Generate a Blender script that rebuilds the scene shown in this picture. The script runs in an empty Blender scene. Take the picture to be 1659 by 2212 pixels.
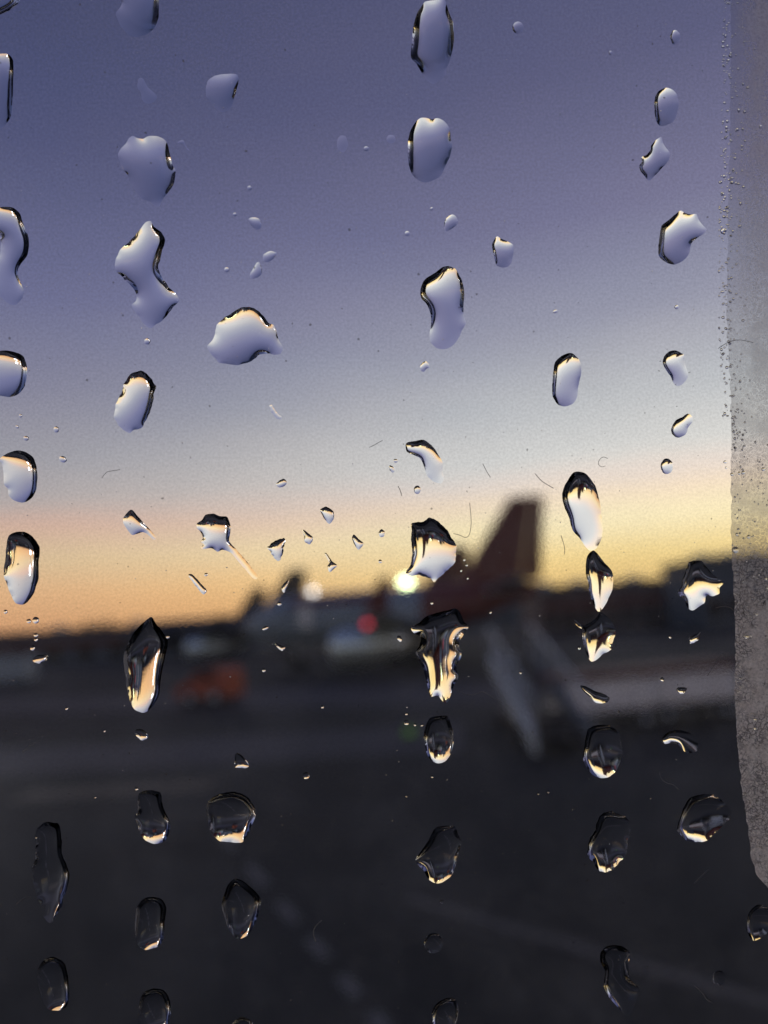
import bpy, bmesh, math, random
import numpy as np
from mathutils import Vector, Matrix, geometry

# ------------------------------------------------------------------ camera
SC = bpy.context.scene
C = SC.collection
R = math.radians
FPX = 1779.0                     # focal length in units of a 1659 x 2212 frame
PITCH, ROLL = R(7.8), R(3.96)
D_OUT = 0.061                    # distance to the outer face of the pane
D_EFF = 0.060                    # its apparent distance through 3 mm of glass
CAM_R = Matrix.Rotation(R(90) + PITCH, 4, 'X') @ Matrix.Rotation(-ROLL, 4, 'Z')
cam_d = bpy.data.cameras.new('camera')
cam = bpy.data.objects.new('camera', cam_d); C.objects.link(cam)
cam.matrix_world = CAM_R
cam_d.sensor_width = 36.0; cam_d.lens = FPX / 2212 * 36
cam_d.clip_start = 0.004; cam_d.clip_end = 20000
cam_d.dof.use_dof = True; cam_d.dof.focus_distance = 0.0605
cam_d.dof.aperture_fstop = cam_d.lens / 1.40
SC.camera = cam

# ------------------------------------------------------------------ view and sampling
SC.view_settings.view_transform = 'Standard'; SC.view_settings.look = 'None'
SC.view_settings.exposure = 0.0; SC.view_settings.gamma = 1.0
SC.render.engine = 'CYCLES'
SC.cycles.max_bounces = 11; SC.cycles.transmission_bounces = 10
SC.cycles.transparent_max_bounces = 12; SC.cycles.diffuse_bounces = 1
SC.cycles.glossy_bounces = 4
SC.cycles.sample_clamp_indirect = 6.0
SC.cycles.use_denoising = True
try: SC.cycles.filter_width = 1.5
except Exception: pass

# ------------------------------------------------------------------ world: dusk sky, sun just set to the right
SUN_AZ = R(42)                   # to the right of straight ahead
W = bpy.data.worlds.new('World'); SC.world = W; W.use_nodes = True
nt = W.node_tree; nt.nodes.clear()
def N(t, tree=None, **kw):
    n = (tree or nt).nodes.new(t)
    for k, v in kw.items(): setattr(n, k, v)
    return n
def s2l(c):
    return tuple((v/255/12.92 if v/255 <= .04045 else ((v/255+.055)/1.055)**2.4) for v in c)
def math_n(tree, op, a, b=None, c=None, clamp=False):
    n = N('ShaderNodeMath', tree, operation=op); n.use_clamp = clamp
    for i, v in enumerate((a, b, c)):
        if v is None: continue
        if isinstance(v, (int, float)): n.inputs[i].default_value = v
        else: tree.links.new(v, n.inputs[i])
    return n.outputs[0]
def ramp_n(tree, fac, stops, interp='LINEAR'):
    n = N('ShaderNodeValToRGB', tree); n.color_ramp.interpolation = interp
    e = n.color_ramp.elements
    while len(e) < len(stops): e.new(0.5)
    for el, (p, col) in zip(e, stops):
        el.position = p; el.color = (*col, 1) if len(col) == 3 else col
    tree.links.new(fac, n.inputs[0])
    return n.outputs[0]
def mix_n(tree, fac, a, b, blend='MIX'):
    n = N('ShaderNodeMix', tree, data_type='RGBA', blend_type=blend)
    for i, v in ((0, fac), (6, a), (7, b)):
        if isinstance(v, (int, float)): n.inputs[i].default_value = v
        elif isinstance(v, tuple): n.inputs[i].default_value = (*v, 1) if len(v) == 3 else v
        else: tree.links.new(v, n.inputs[i])
    return n.outputs[2]
tc = N('ShaderNodeTexCoord')
sep = N('ShaderNodeSeparateXYZ'); nt.links.new(tc.outputs['Generated'], sep.inputs[0])
zz = math_n(nt, 'MULTIPLY_ADD', sep.outputs[2], 1/1.1, 0.1/1.1)
def st(elev, col): return ((math.sin(R(elev)) + .1)/1.1, s2l(col))
LEFT = [st(-5, (60, 48, 42)), st(1.0, (208, 153, 108)), st(3.2, (219, 173, 128)), st(5.8, (214, 187, 148)),
        st(7.8, (203, 171, 154)), st(9.6, (176, 167, 164)), st(12.2, (157, 155, 161)), st(16.5, (131, 131, 150)), st(22.5, (106, 108, 141)),
        st(31, (80, 84, 118)), st(38, (69, 74, 107)), st(60, (54, 61, 92)), st(90, (46, 53, 85))]
RIGHT = [st(-5, (70, 58, 48)), st(1.5, (228, 190, 120)), st(3.6, (244, 216, 146)), st(6.0, (250, 235, 190)),
         st(7.8, (245, 225, 196)), st(9.0, (234, 220, 206)), st(10.6, (216, 215, 209)), st(14.4, (189, 191, 192)), st(19.5, (152, 153, 168)),
         st(26, (117, 116, 144)), st(34, (93, 93, 123)), st(60, (63, 67, 97)), st(90, (50, 56, 88))]
# sunward factor from the horizontal direction
hl = math_n(nt, 'SQRT', math_n(nt, 'ADD', math_n(nt, 'MULTIPLY', sep.outputs[0], sep.outputs[0]),
            math_n(nt, 'ADD', math_n(nt, 'MULTIPLY', sep.outputs[1], sep.outputs[1]), 1e-4)))
dt = math_n(nt, 'ADD', math_n(nt, 'MULTIPLY', sep.outputs[0], math.sin(SUN_AZ)),
            math_n(nt, 'MULTIPLY', sep.outputs[1], math.cos(SUN_AZ)))
sunw = math_n(nt, 'DIVIDE', dt, hl)
mr = N('ShaderNodeMapRange', interpolation_type='SMOOTHSTEP'); nt.links.new(sunw, mr.inputs[0])
mr.inputs[1].default_value = .36; mr.inputs[2].default_value = 1.0
mr2 = N('ShaderNodeMapRange', interpolation_type='SMOOTHSTEP'); nt.links.new(sunw, mr2.inputs[0])
mr2.inputs[1].default_value = -1; mr2.inputs[2].default_value = .4
mr2.inputs[3].default_value = 0.0; mr2.inputs[4].default_value = 1.0
# thin uneven cloud veil near the horizon
mpg = N('ShaderNodeMapping'); mpg.inputs[3].default_value = (2.0, 2.0, 14.0)
nt.links.new(tc.outputs['Generated'], mpg.inputs[0])
cn = N('ShaderNodeTexNoise'); cn.inputs['Scale'].default_value = 1.6; cn.inputs['Detail'].default_value = 4
nt.links.new(mpg.outputs[0], cn.inputs['Vector'])
zw = math_n(nt, 'MULTIPLY_ADD', math_n(nt, 'SUBTRACT', cn.outputs['Fac'], .5), 0.022, zz)
grad = mix_n(nt, mr.outputs[0], ramp_n(nt, zw, LEFT), ramp_n(nt, zw, RIGHT))
grad = mix_n(nt, 1.0, grad, ramp_n(nt, mr2.outputs[0], [(0, (.80, .98, 1.0)), (1, (1, 1, 1))]), 'MULTIPLY')
cl = N('ShaderNodeTexNoise'); cl.inputs['Scale'].default_value = 2.3; cl.inputs['Detail'].default_value = 3
mp2 = N('ShaderNodeMapping'); mp2.inputs[1].default_value = (3.1, 0, .4); mp2.inputs[3].default_value = (1, 1, 3.2); nt.links.new(tc.outputs['Generated'], mp2.inputs[0])
nt.links.new(mp2.outputs[0], cl.inputs['Vector'])
grad = mix_n(nt, 1.0, grad, ramp_n(nt, cl.outputs['Fac'], [(.32, (.90, .92, .95)), (.68, (1, .97, .955))]), 'MULTIPLY')
sky = N('ShaderNodeTexSky', sky_type='NISHITA'); sky.sun_disc = False
sky.sun_elevation = R(-1.5); sky.sun_rotation = SUN_AZ; sky.ozone_density = 3.0; sky.dust_density = 1.5
bg1 = N('ShaderNodeBackground'); nt.links.new(grad, bg1.inputs[0]); bg1.inputs[1].default_value = 1.41
bg2 = N('ShaderNodeBackground'); nt.links.new(sky.outputs[0], bg2.inputs[0]); bg2.inputs[1].default_value = 0.05
ad = N('ShaderNodeAddShader'); nt.links.new(bg1.outputs[0], ad.inputs[0]); nt.links.new(bg2.outputs[0], ad.inputs[1])
W.cycles.sampling_method = 'NONE'
wo = N('ShaderNodeOutputWorld'); nt.links.new(ad.outputs[0], wo.inputs[0])

# ------------------------------------------------------------------ helpers
GROUND = -3.0
def ray(px, py):                 # a direction through a point of the 1659 x 2212 frame, world Y = 1
    v = CAM_R.to_3x3() @ Vector(((px-829.5)/FPX, -(py-1106)/FPX, -1))
    return v / v.y
def at(px, py, depth): return ray(px, py) * depth
def on_ground(px, py):
    v = ray(px, py); return v * (GROUND / v.z)
def mat(name, col, rough=.6, metal=0.0, noise=0.0, nscale=2.0, emit=None, estr=0, spec=.5, bump=0.0):
    m = bpy.data.materials.new(name); m.use_nodes = True
    t = m.node_tree; b = t.nodes['Principled BSDF']
    b.inputs['Base Color'].default_value = (*col, 1); b.inputs['Roughness'].default_value = rough
    b.inputs['Metallic'].default_value = metal; b.inputs['Specular IOR Level'].default_value = spec
    if noise or bump:
        tx = N('ShaderNodeTexCoord', t); nz = N('ShaderNodeTexNoise', t)
        nz.inputs['Scale'].default_value = nscale; nz.inputs['Detail'].default_value = 5
        t.links.new(tx.outputs['Object'], nz.inputs['Vector'])
        if noise:
            lo = tuple(c*(1-noise) for c in col); hi = tuple(min(1, c*(1+noise)) for c in col)
            t.links.new(ramp_n(t, nz.outputs['Fac'], [(.3, lo), (.7, hi)]), b.inputs['Base Color'])
        if bump:
            bp = N('ShaderNodeBump', t); bp.inputs['Distance'].default_value = bump
            t.links.new(nz.outputs['Fac'], bp.inputs['Height']); t.links.new(bp.outputs[0], b.inputs['Normal'])
    if emit:
        b.inputs['Emission Color'].default_value = (*emit, 1); b.inputs['Emission Strength'].default_value = estr
    return m
def tag(o, label=None, cat=None, group=None, kind=None):
    if label: o['label'] = label
    if cat: o['category'] = cat
    if group: o['group'] = group
    if kind: o['kind'] = kind
    return o
def obj(name, me, m, parent=None):
    o = bpy.data.objects.new(name, me); C.objects.link(o)
    if m is not None and not me.materials: me.materials.append(m)
    if parent: o.parent = parent
    return o
def empty(name, loc=(0, 0, 0), rz=0.0):
    o = bpy.data.objects.new(name, None); C.objects.link(o)
    o.location = loc; o.rotation_euler = (0, 0, rz); o.empty_display_size = .2
    return o
def mesh(name, v, f, smooth=False):
    me = bpy.data.meshes.new(name); me.from_pydata([tuple(p) for p in v], [], f); me.update()
    if smooth: me.shade_smooth()
    return me
def box(name, cx, cy, cz, sx, sy, sz, m, parent=None, bev=0.0, rot=None, off=None):
    bm = bmesh.new(); bmesh.ops.create_cube(bm, size=1)
    bmesh.ops.scale(bm, vec=(sx, sy, sz), verts=bm.verts)
    if bev: bmesh.ops.bevel(bm, geom=bm.edges[:], offset=bev, segments=2, affect='EDGES', profile=.6)
    if rot is not None: bmesh.ops.transform(bm, matrix=rot, verts=bm.verts)
    bmesh.ops.translate(bm, vec=(cx, cy, cz), verts=bm.verts)
    me = bpy.data.meshes.new(name); bm.to_mesh(me); bm.free()
    return obj(name, me, m, parent)
def tube(name, pts, r, m, parent=None, seg=8, caps=True):
    pts = [Vector(p) for p in pts]; v = []; f = []
    rr = r if isinstance(r, (list, tuple)) else [r]*len(pts)
    up = Vector((0, 0, 1))
    for i, p in enumerate(pts):
        d = (pts[min(i+1, len(pts)-1)] - pts[max(i-1, 0)]).normalized()
        a = d.cross(up if abs(d.dot(up)) < .95 else Vector((1, 0, 0))).normalized(); b = d.cross(a)
        for k in range(seg):
            t = 2*math.pi*k/seg; v.append(p + (a*math.cos(t) + b*math.sin(t))*rr[i])
    for i in range(len(pts)-1):
        for k in range(seg):
            q = (k+1) % seg; f.append((i*seg+k, i*seg+q, (i+1)*seg+q, (i+1)*seg+k))
    if caps: f.append(tuple(range(seg))[::-1]); f.append(tuple(range((len(pts)-1)*seg, len(pts)*seg)))
    me = mesh(name, v, f, True)
    return obj(name, me, m, parent)
def loft(name, secs, m, parent=None, seg=24, smooth=True):
    # secs: (x, y, z, ry, rz) ellipse sections along x
    v = []; f = []
    for (x, y, z, a, b) in secs:
        for k in range(seg):
            t = 2*math.pi*k/seg; v.append((x, y + a*math.cos(t), z + b*math.sin(t)))
    n = len(secs)
    for i in range(n-1):
        for k in range(seg):
            q = (k+1) % seg; f.append((i*seg+k, i*seg+q, (i+1)*seg+q, (i+1)*seg+k))
    f.append(tuple(range(seg))[::-1]); f.append(tuple(range((n-1)*seg, n*seg)))
    return obj(name, mesh(name, v, f, smooth), m, parent)
def foil(name, root, tip, m, parent=None):
    # root, tip: (leading-edge point, chord, thickness, up-vector); chord runs towards -x
    v = []; f = []; prof = [(0, 0), (.05, .35), (.3, .5), (.6, .36), (1, .02), (1, -.02), (.6, -.36), (.3, -.5), (.05, -.35)]
    n = len(prof)
    for (le, ch, th, up) in (root, tip):
        for (c, t) in prof: v.append(Vector(le) + Vector((-c*ch, 0, 0)) + Vector(up)*(t*th))
    for k in range(n):
        q = (k+1) % n; f.append((k, q, n+q, n+k))
    f.append(tuple(range(n))[::-1]); f.append(tuple(range(n, 2*n)))
    return obj(name, mesh(name, v, f), m, parent)

# ------------------------------------------------------------------ materials of the airfield
M = {}
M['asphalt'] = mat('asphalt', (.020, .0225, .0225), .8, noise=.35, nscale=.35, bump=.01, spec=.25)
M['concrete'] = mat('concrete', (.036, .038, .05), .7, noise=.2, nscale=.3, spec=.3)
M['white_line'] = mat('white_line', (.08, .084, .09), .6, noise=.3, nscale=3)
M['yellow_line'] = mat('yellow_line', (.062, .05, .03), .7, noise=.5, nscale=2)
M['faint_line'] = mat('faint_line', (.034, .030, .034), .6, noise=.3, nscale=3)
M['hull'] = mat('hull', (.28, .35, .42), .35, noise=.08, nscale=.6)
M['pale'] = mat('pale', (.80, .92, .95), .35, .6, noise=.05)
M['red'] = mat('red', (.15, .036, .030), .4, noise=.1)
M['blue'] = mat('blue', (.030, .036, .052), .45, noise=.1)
M['dark'] = mat('dark', (.02, .02, .022), .5)
M['glassd'] = mat('dark_glass', (.015, .018, .02), .08)
M['steel'] = mat('steel', (.55, .62, .68), .4, .1, noise=.15, nscale=3)
M['tyre'] = mat('tyre', (.012, .012, .012), .85)
M['orange'] = mat('orange', (.34, .05, .018), .45, noise=.1)
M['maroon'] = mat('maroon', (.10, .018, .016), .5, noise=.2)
M['wall'] = mat('wall', (.12, .095, .10), .7, noise=.2, nscale=.2)
M['wall2'] = mat('wall_blue', (.10, .125, .16), .7, noise=.2, nscale=.2)
M['roof'] = mat('roof', (.05, .05, .055), .7)
M['greyplastic'] = mat('grey_plastic', (.45, .45, .44), .5, noise=.05, nscale=40)
M['canvas'] = mat('canvas', (.88, .88, .88), .7, noise=.15)
M['leaf'] = mat('leaf', (.035, .05, .03), .7, noise=.4, nscale=.8)
M['bark'] = mat('bark', (.05, .04, .03), .9)

# ------------------------------------------------------------------ ground
def sheet(name, pts, z, m, kind='structure'):
    me = mesh(name, [(x, y, z) for x, y in pts], [tuple(range(len(pts)))])
    return tag(obj(name, me, m), kind=kind)
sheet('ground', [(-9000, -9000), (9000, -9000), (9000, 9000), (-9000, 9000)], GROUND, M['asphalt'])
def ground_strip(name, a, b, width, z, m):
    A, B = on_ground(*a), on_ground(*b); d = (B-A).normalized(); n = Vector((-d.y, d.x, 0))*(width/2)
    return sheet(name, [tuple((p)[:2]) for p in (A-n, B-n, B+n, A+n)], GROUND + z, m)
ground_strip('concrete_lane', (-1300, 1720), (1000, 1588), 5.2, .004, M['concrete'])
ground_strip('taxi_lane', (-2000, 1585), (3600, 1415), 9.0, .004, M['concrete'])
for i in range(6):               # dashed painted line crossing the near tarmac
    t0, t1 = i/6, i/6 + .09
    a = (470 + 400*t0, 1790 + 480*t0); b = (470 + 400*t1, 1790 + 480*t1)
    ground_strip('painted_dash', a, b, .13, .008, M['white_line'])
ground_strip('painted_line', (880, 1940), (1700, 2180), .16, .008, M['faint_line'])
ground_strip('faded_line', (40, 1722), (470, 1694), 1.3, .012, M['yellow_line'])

# ------------------------------------------------------------------ airliners
def airliner(label, tip_px, length, yaw, fin_m, hull_m, detail=True, group=None):
    # tip_px: where the top of the fin stands; the depth follows from the fin's height
    L = length/2; RZ = 3.9; rad = 1.95
    v = ray(*tip_px); depth = (11.8 + GROUND)/v.z
    tip = v*depth
    loc = Vector(tip) - Matrix.Rotation(yaw, 3, 'Z') @ Vector((-L+.4, 0, 11.8))
    loc.z = GROUND
    a = empty('airliner', loc, yaw); tag(a, label, 'airplane', group)
    secs = [(-L, 0, RZ+1.15, .12, .18), (-L+2, 0, RZ+.95, .55, .62), (-L+5, 0, RZ+.5, 1.25, 1.35),
            (-L+8.5, 0, RZ+.08, 1.82, 1.86), (-L+10, 0, RZ, rad, rad), (L-5.5, 0, RZ, rad, rad), (L-3.5, 0, RZ-.05, 1.8, 1.82),
            (L-1.8, 0, RZ-.22, 1.35, 1.38), (L-.6, 0, RZ-.42, .75, .78), (L, 0, RZ-.5, .12, .12)]
    fu = loft('fuselage', secs, hull_m, a, 28)
    # fin and rudder
    foil('tail_fin', ((-L+7.2, 0, RZ+1.6), 4.9, .55, (0, 1, 0)), ((-L+2.6, 0, 11.8), 1.75, .24, (0, 1, 0)), fin_m, a)
    foil('rudder', ((-L+2.25, 0, RZ+1.7), 1.5, .30, (0, 1, 0)), ((-L+.85, 0, 11.7), .85, .14, (0, 1, 0)), fin_m, a)
    for s in (-1, 1):
        foil('stabiliser', ((-L+5.2, s*.6, RZ+1.0), 3.2, .38, (0, 0, 1)), ((-L+2.2, s*6.2, RZ+1.6), 1.3, .16, (0, 0, 1)), hull_m, a)
        w = foil('wing', ((2.6, s*1.4, RZ-1.2), 5.6, .8, (0, 0, 1)), ((-2.6, s*14.2, RZ-.1), 1.6, .22, (0, 0, 1)), hull_m, a)
        foil('winglet', ((-2.7, s*14.2, RZ-.1), 1.5, .18, (0, 1, 0)), ((-4.0, s*14.7, RZ+1.9), .7, .1, (0, 1, 0)), fin_m, w)
        e = loft('engine', [(-2.6, s*5.1, 1.75, .62, .62), (-1.6, s*5.1, 1.7, .98, .98), (.3, s*5.1, 1.62, 1.28, 1.28),
                            (1.8, s*5.1, 1.6, 1.32, 1.32), (2.6, s*5.1, 1.6, 1.2, 1.2), (2.8, s*5.1, 1.6, 1.08, 1.08)], M['pale'], a, 24)
        loft('intake', [(2.75, s*5.1, 1.6, .96, .96), (2.83, s*5.1, 1.6, .94, .94)], M['dark'], e, 20)
        foil('pylon', ((1.9, s*5.1, 2.6), 3.6, .35, (0, 1, 0)), ((1.2, s*5.1, RZ-.9), 3.4, .35, (0, 1, 0)), hull_m, e)
    for (gx, gy) in ((L-4.6, 0), (-1.0, -2.6), (-1.0, 2.6)):
        tube('gear_leg', [(gx, gy, RZ-1.6), (gx, gy, .5)], .13, M['steel'], a)
        for s in (-1, 1):
            tube('wheel', [(gx, gy+s*.30-.14, .5), (gx, gy+s*.30+.14, .5)], .5, M['tyre'], a, 16)
    if detail:
        wn = mesh('cabin_window', [(-.13, 0, -.19), (.13, 0, -.19), (.17, -.01, 0), (.13, -.045, .19), (-.13, -.045, .19), (-.17, -.01, 0)],
                  [(0, 1, 2, 3, 4, 5)])
        wn.materials.append(M['glassd'])
        for s in (1,):
            for i in range(17):
                o = obj('cabin_window', wn, None, fu); o.location = (-L+10.5 + i*.62, s*(rad*.972+.02), RZ+.45)
            box('door', L-6.2, s*(rad*.96), RZ+.15, .85, .16, 1.8, M['canvas'], fu, .05)
        box('cockpit_window', L-1.75, 0, RZ+.55, .7, 1.9, .45, M['glassd'], fu, .1)
        v0 = [(-L+10.2, .0, 0)]
        rows = []
        for x in np.linspace(L-11.5, L-4.9, 8):
            rows.append([(x, 1.965*math.cos(t), RZ + 1.965*math.sin(t)) for t in np.linspace(R(28), R(52), 6)])
        v = [p for r in rows for p in r]; f = [(i*6+k, (i+1)*6+k, (i+1)*6+k+1, i*6+k+1) for i in range(7) for k in range(5)]
        obj('red_lettering_band', mesh('red_lettering_band', v, f, True), M['red'], a)
        # red rear fuselage of the livery, a skin just proud of the hull
        loft('red_rear_band', [(-L+1.0, 0, RZ+1.06, .36, .42), (-L+2, 0, RZ+.95, .58, .65), (-L+5, 0, RZ+.5, 1.28, 1.38), (-L+8.5, 0, RZ+.08, 1.85, 1.89),
             (-L+9.6, 0, RZ+.02, 1.96, 1.96)], M['red'], a, 28)
        lamp = mat('wing_light', (.3, .01, .02), .3, emit=(1, .07, .12), estr=1.5)
        bm = bmesh.new(); bmesh.ops.create_icosphere(bm, subdivisions=2, radius=.20)
        me = bpy.data.meshes.new('navigation_light'); bm.to_mesh(me); bm.free()
        o = obj('navigation_light', me, lamp, a); o['label'] = 'glowing red light at the wing tip'
        # stands at the tip of the near wing
        inv = Matrix.Translation(loc) @ Matrix.Rotation(yaw, 4, 'Z')
        p = at(793, 1348, (inv @ Vector((-3, 14.4, RZ))).y)
        o.location = inv.inverted() @ p
    return a
airliner('parked airliner with a tall dark red tail fin and grey body', (1163, 1068), 25, R(163), M['red'], M['hull'])
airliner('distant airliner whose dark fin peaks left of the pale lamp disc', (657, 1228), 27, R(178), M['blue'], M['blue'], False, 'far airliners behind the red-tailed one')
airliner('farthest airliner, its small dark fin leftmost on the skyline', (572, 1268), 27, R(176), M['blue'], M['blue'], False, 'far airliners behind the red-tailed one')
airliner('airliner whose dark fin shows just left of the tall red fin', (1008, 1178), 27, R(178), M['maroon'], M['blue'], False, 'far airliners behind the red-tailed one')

# ------------------------------------------------------------------ buildings
def building(name, label, px0, px1, top_py, depth, dz, m, rows, cols, band=None):
    a, b = at(px0, 1350, depth), at(px1, 1350, depth)
    h = at((px0+px1)/2, top_py, depth).z - GROUND
    w = b.x - a.x
    e = empty(name, ((a.x+b.x)/2, depth + dz/2, GROUND)); tag(e, label, 'building')
    wl = box('wall', 0, 0, h/2, w, dz, h, m, e)
    box('roof', 0, 0, h+.2, w+.8, dz+.8, .4, M['roof'], e, .05)
    if band: box('painted_band', 0, -dz/2-.06, h*.62, w*.98, .1, h*.22, band, e)
    for r in range(rows):
        for c in range(cols):
            x = -w/2 + w*(c+.5)/cols; z = h*(.18 + .5*(r+.2)/rows)
            wn = box('window', x, -dz/2-.03, z, w/cols*.55, .1, h*.3/rows, M['glassd'], e)
            box('sill', x, -dz/2-.09, z-h*.16/rows-.05, w/cols*.6, .14, .08, M['steel'], wn)
    box('door', w*.33, -dz/2-.04, 1.1, 1.6, .1, 2.2, M['dark'], e)
    for k in range(3): box('roof_unit', -w*.3 + k*w*.22, 0, h+.8, 2.2, 1.8, .9, M['steel'], e, .08)
    return e
building('terminal_building', 'long low brown terminal building right of the red tail fin', 1170, 1760, 1252, 118, 18, M['wall'], 1, 14, M['maroon'])
building('hangar', 'blue-grey hangar rising at the right end of the skyline', 1528, 1800, 1202, 100, 14, M['wall2'], 1, 6)
building('cargo_shed', 'low grey cargo shed with a dark red band at left', -260, 560, 1362, 150, 20, M['wall2'], 1, 12, M['maroon'])
building('far_terminal', 'far dark building low behind the airliners in the centre', 480, 1210, 1318, 230, 25, M['wall2'], 1, 16)
# a far belt of trees closes the skyline
rng = random.Random(4)
v = []; f = []
for i in range(2600):
    x = rng.uniform(-620, 620); y = 560 + rng.uniform(0, 40); h = 9 + 4*math.sin(x*.021) + 2.5*math.sin(x*.09+1)
    z = GROUND + rng.random()**.7*h*1.25; s = rng.uniform(1.2, 2.8)
    a = rng.uniform(0, 6.28); b = rng.uniform(-.6, .6); k = len(v)
    ax = Vector((math.cos(a), math.sin(a), b))*s; ay = Vector((-math.sin(a)*.4, math.cos(a)*.4, 1))*s
    p = Vector((x, y, z)); v += [p-ax, p-ay*.6, p+ax, p+ay]; f.append((k, k+1, k+2, k+3))
tag(obj('tree_belt', mesh('tree_belt', v, f), M['leaf']), 'far dark belt of trees along the horizon', 'trees', kind='stuff')

# ------------------------------------------------------------------ vehicles and equipment on the apron
def wheel(parent, x, y, r=.34, w=.22):
    t = tube('wheel', [(x, y-w/2, r), (x, y+w/2, r)], r, M['tyre'], parent, 18)
    tube('rim', [(x, y-w/2-.012, r), (x, y+w/2+.012, r)], r*.55, M['steel'], t, 12)
def van(label, px, py, yaw, body, L=3.6, Wd=1.7, H=1.75):
    p = on_ground(px, py); e = empty('service_van', p, yaw); tag(e, label, 'van')
    prof = [(-L/2, .35), (L/2-.05, .35), (L/2, .8), (L/2-.55, 1.0), (L/2-1.15, H-.1), (L/2-1.5, H), (-L/2+.15, H), (-L/2, H-.2)]
    v = [(x, s*Wd/2*(1 if z < 1.1 else .9), z) for s in (-1, 1) for x, z in prof]; n = len(prof)
    f = [(k, (k+1) % n, n+(k+1) % n, n+k) for k in range(n)] + [tuple(range(n))[::-1], tuple(range(n, 2*n))]
    obj('body', mesh('body', v, f), body, e)
    box('windscreen', L/2-.86, 0, 1.36, .05, Wd*.8, .72, M['glassd'], e, rot=Matrix.Rotation(R(-40), 4, 'Y'))
    for s in (-1, 1):
        box('side_window', L/2-1.6, s*Wd*.463, 1.32, .8, .04, .42, M['glassd'], e)
        box('headlight', L/2-.02, s*Wd*.36, .72, .06, .24, .14, M['steel'], e)
        box('mirror', L/2-1.0, s*(Wd/2+.1), 1.15, .1, .18, .2, M['dark'], e, .02)
        for x in (-L/2+.7, L/2-.75): wheel(e, x, s*(Wd/2-.1))
    box('bumper', L/2+.02, 0, .42, .1, Wd*.94, .18, M['dark'], e, .03)
    return e
van('small orange-red service van on the apron at left', 455, 1520, R(160), M['orange'], 2.7, 1.5, 1.6)
van('pale blue-grey van cut off by the left edge', 12, 1478, R(175), M['hull'], 5.2, 2.0, 2.5)

def stairs(label, foot, depth_top):
    # mobile boarding stairs: one pale and one darker side panel slanting up to the left
    A = on_ground(*foot); e = empty('boarding_stairs', A, 0); tag(e, label, 'boarding stairs')
    top = at(1104, 1405, depth_top) - A
    d = Vector((top.x, top.y, 0)); n = Vector((-d.y, d.x, 0)).normalized()*1.0
    rise = max(top.z, 1.0)
    for s in (-1, 1):
        o = n*s*.60
        pts = [Vector((0, 0, .35))+o, Vector((d.x, d.y, rise-.25))+o]
        v = [];
        for p in pts:
            for q in (Vector((0, 0, -.22)), Vector((0, 0, .22))):
                for k in (-.05, .05): v.append(p + q + n*k)
        f = [(0, 1, 3, 2), (4, 6, 7, 5), (0, 4, 5, 1), (2, 3, 7, 6), (0, 2, 6, 4), (1, 5, 7, 3)]
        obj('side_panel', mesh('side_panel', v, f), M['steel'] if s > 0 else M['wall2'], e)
        tube('handrail', [p + Vector((0, 0, .95)) for p in pts], .035, M['steel'], e)
        for t in np.linspace(0, 1, 6):
            b = pts[0].lerp(pts[1], t); tube('rail_post', [b, b + Vector((0, 0, .95))], .02, M['steel'], e, 6)
    for i in range(12):
        t = (i+.5)/12; c = d*t; z = .35 + (rise-.6)*t
        v = []
        for a_ in (-1, 1):
            for b_ in (-1, 1):
                for z_ in (-.02, .02): v.append(Vector((c.x, c.y, z+z_)) + n*a_*.66 + d.normalized()*b_*.13)
        f = [(0, 1, 3, 2), (4, 6, 7, 5), (0, 4, 5, 1), (2, 3, 7, 6), (0, 2, 6, 4), (1, 5, 7, 3)]
        obj('step', mesh('step', v, f), M['dark'], e)
    ang = math.atan2(d.y, d.x)
    ch = box('chassis', d.x*.55, d.y*.55, .42, d.length*.8, 1.3, .2, M['dark'], e, rot=Matrix.Rotation(ang, 4, 'Z'))
    for t in (.25, .85):
        for s in (-1, 1):
            p = d*t + n*s*.62
            tube('wheel', [p + n*.09 + Vector((0, 0, .28)), p - n*.09 + Vector((0, 0, .28))], .28, M['tyre'], e, 14)
    for t in (.7, .95):
        p = d*t; tube('support', [p + Vector((0, 0, .45)), p + Vector((0, 0, rise*t))], .05, M['steel'], e)
    return e
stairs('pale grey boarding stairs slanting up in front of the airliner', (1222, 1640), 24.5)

# baggage train at the right: a tractor and two pale covered carts
def cart(label, px, py, yaw, m):
    p = on_ground(px, py); e = empty('baggage_cart', p, yaw); tag(e, label, 'baggage cart', 'baggage carts right of the boarding stairs')
    box('deck', 0, 0, .42, 2.6, 1.4, .12, M['dark'], e, .02)
    box('cargo', 0, 0, .86, 2.5, 1.36, .78, m, e, .12)
    box('cover', 0, 0, 1.36, 2.66, 1.48, .2, M['maroon'], e, .06)
    for x in (-1.25, 1.25):
        for y in (-.66, .66): tube('corner_post', [(x, y, .42), (x, y, 1.2)], .03, M['steel'], e, 6)
    tube('tow_bar', [(1.3, 0, .38), (2.0, 0, .3)], .03, M['steel'], e, 6)
    for x in (-.85, .85):
        for y in (-.6, .6): wheel(e, x, y, .2, .14)
cart('nearer pale loaded baggage cart right of the boarding stairs', 1305, 1572, R(12), M['canvas'])
cart('pale loaded baggage cart nearest the crackled strip', 1480, 1552, R(12), M['canvas'])

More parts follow.
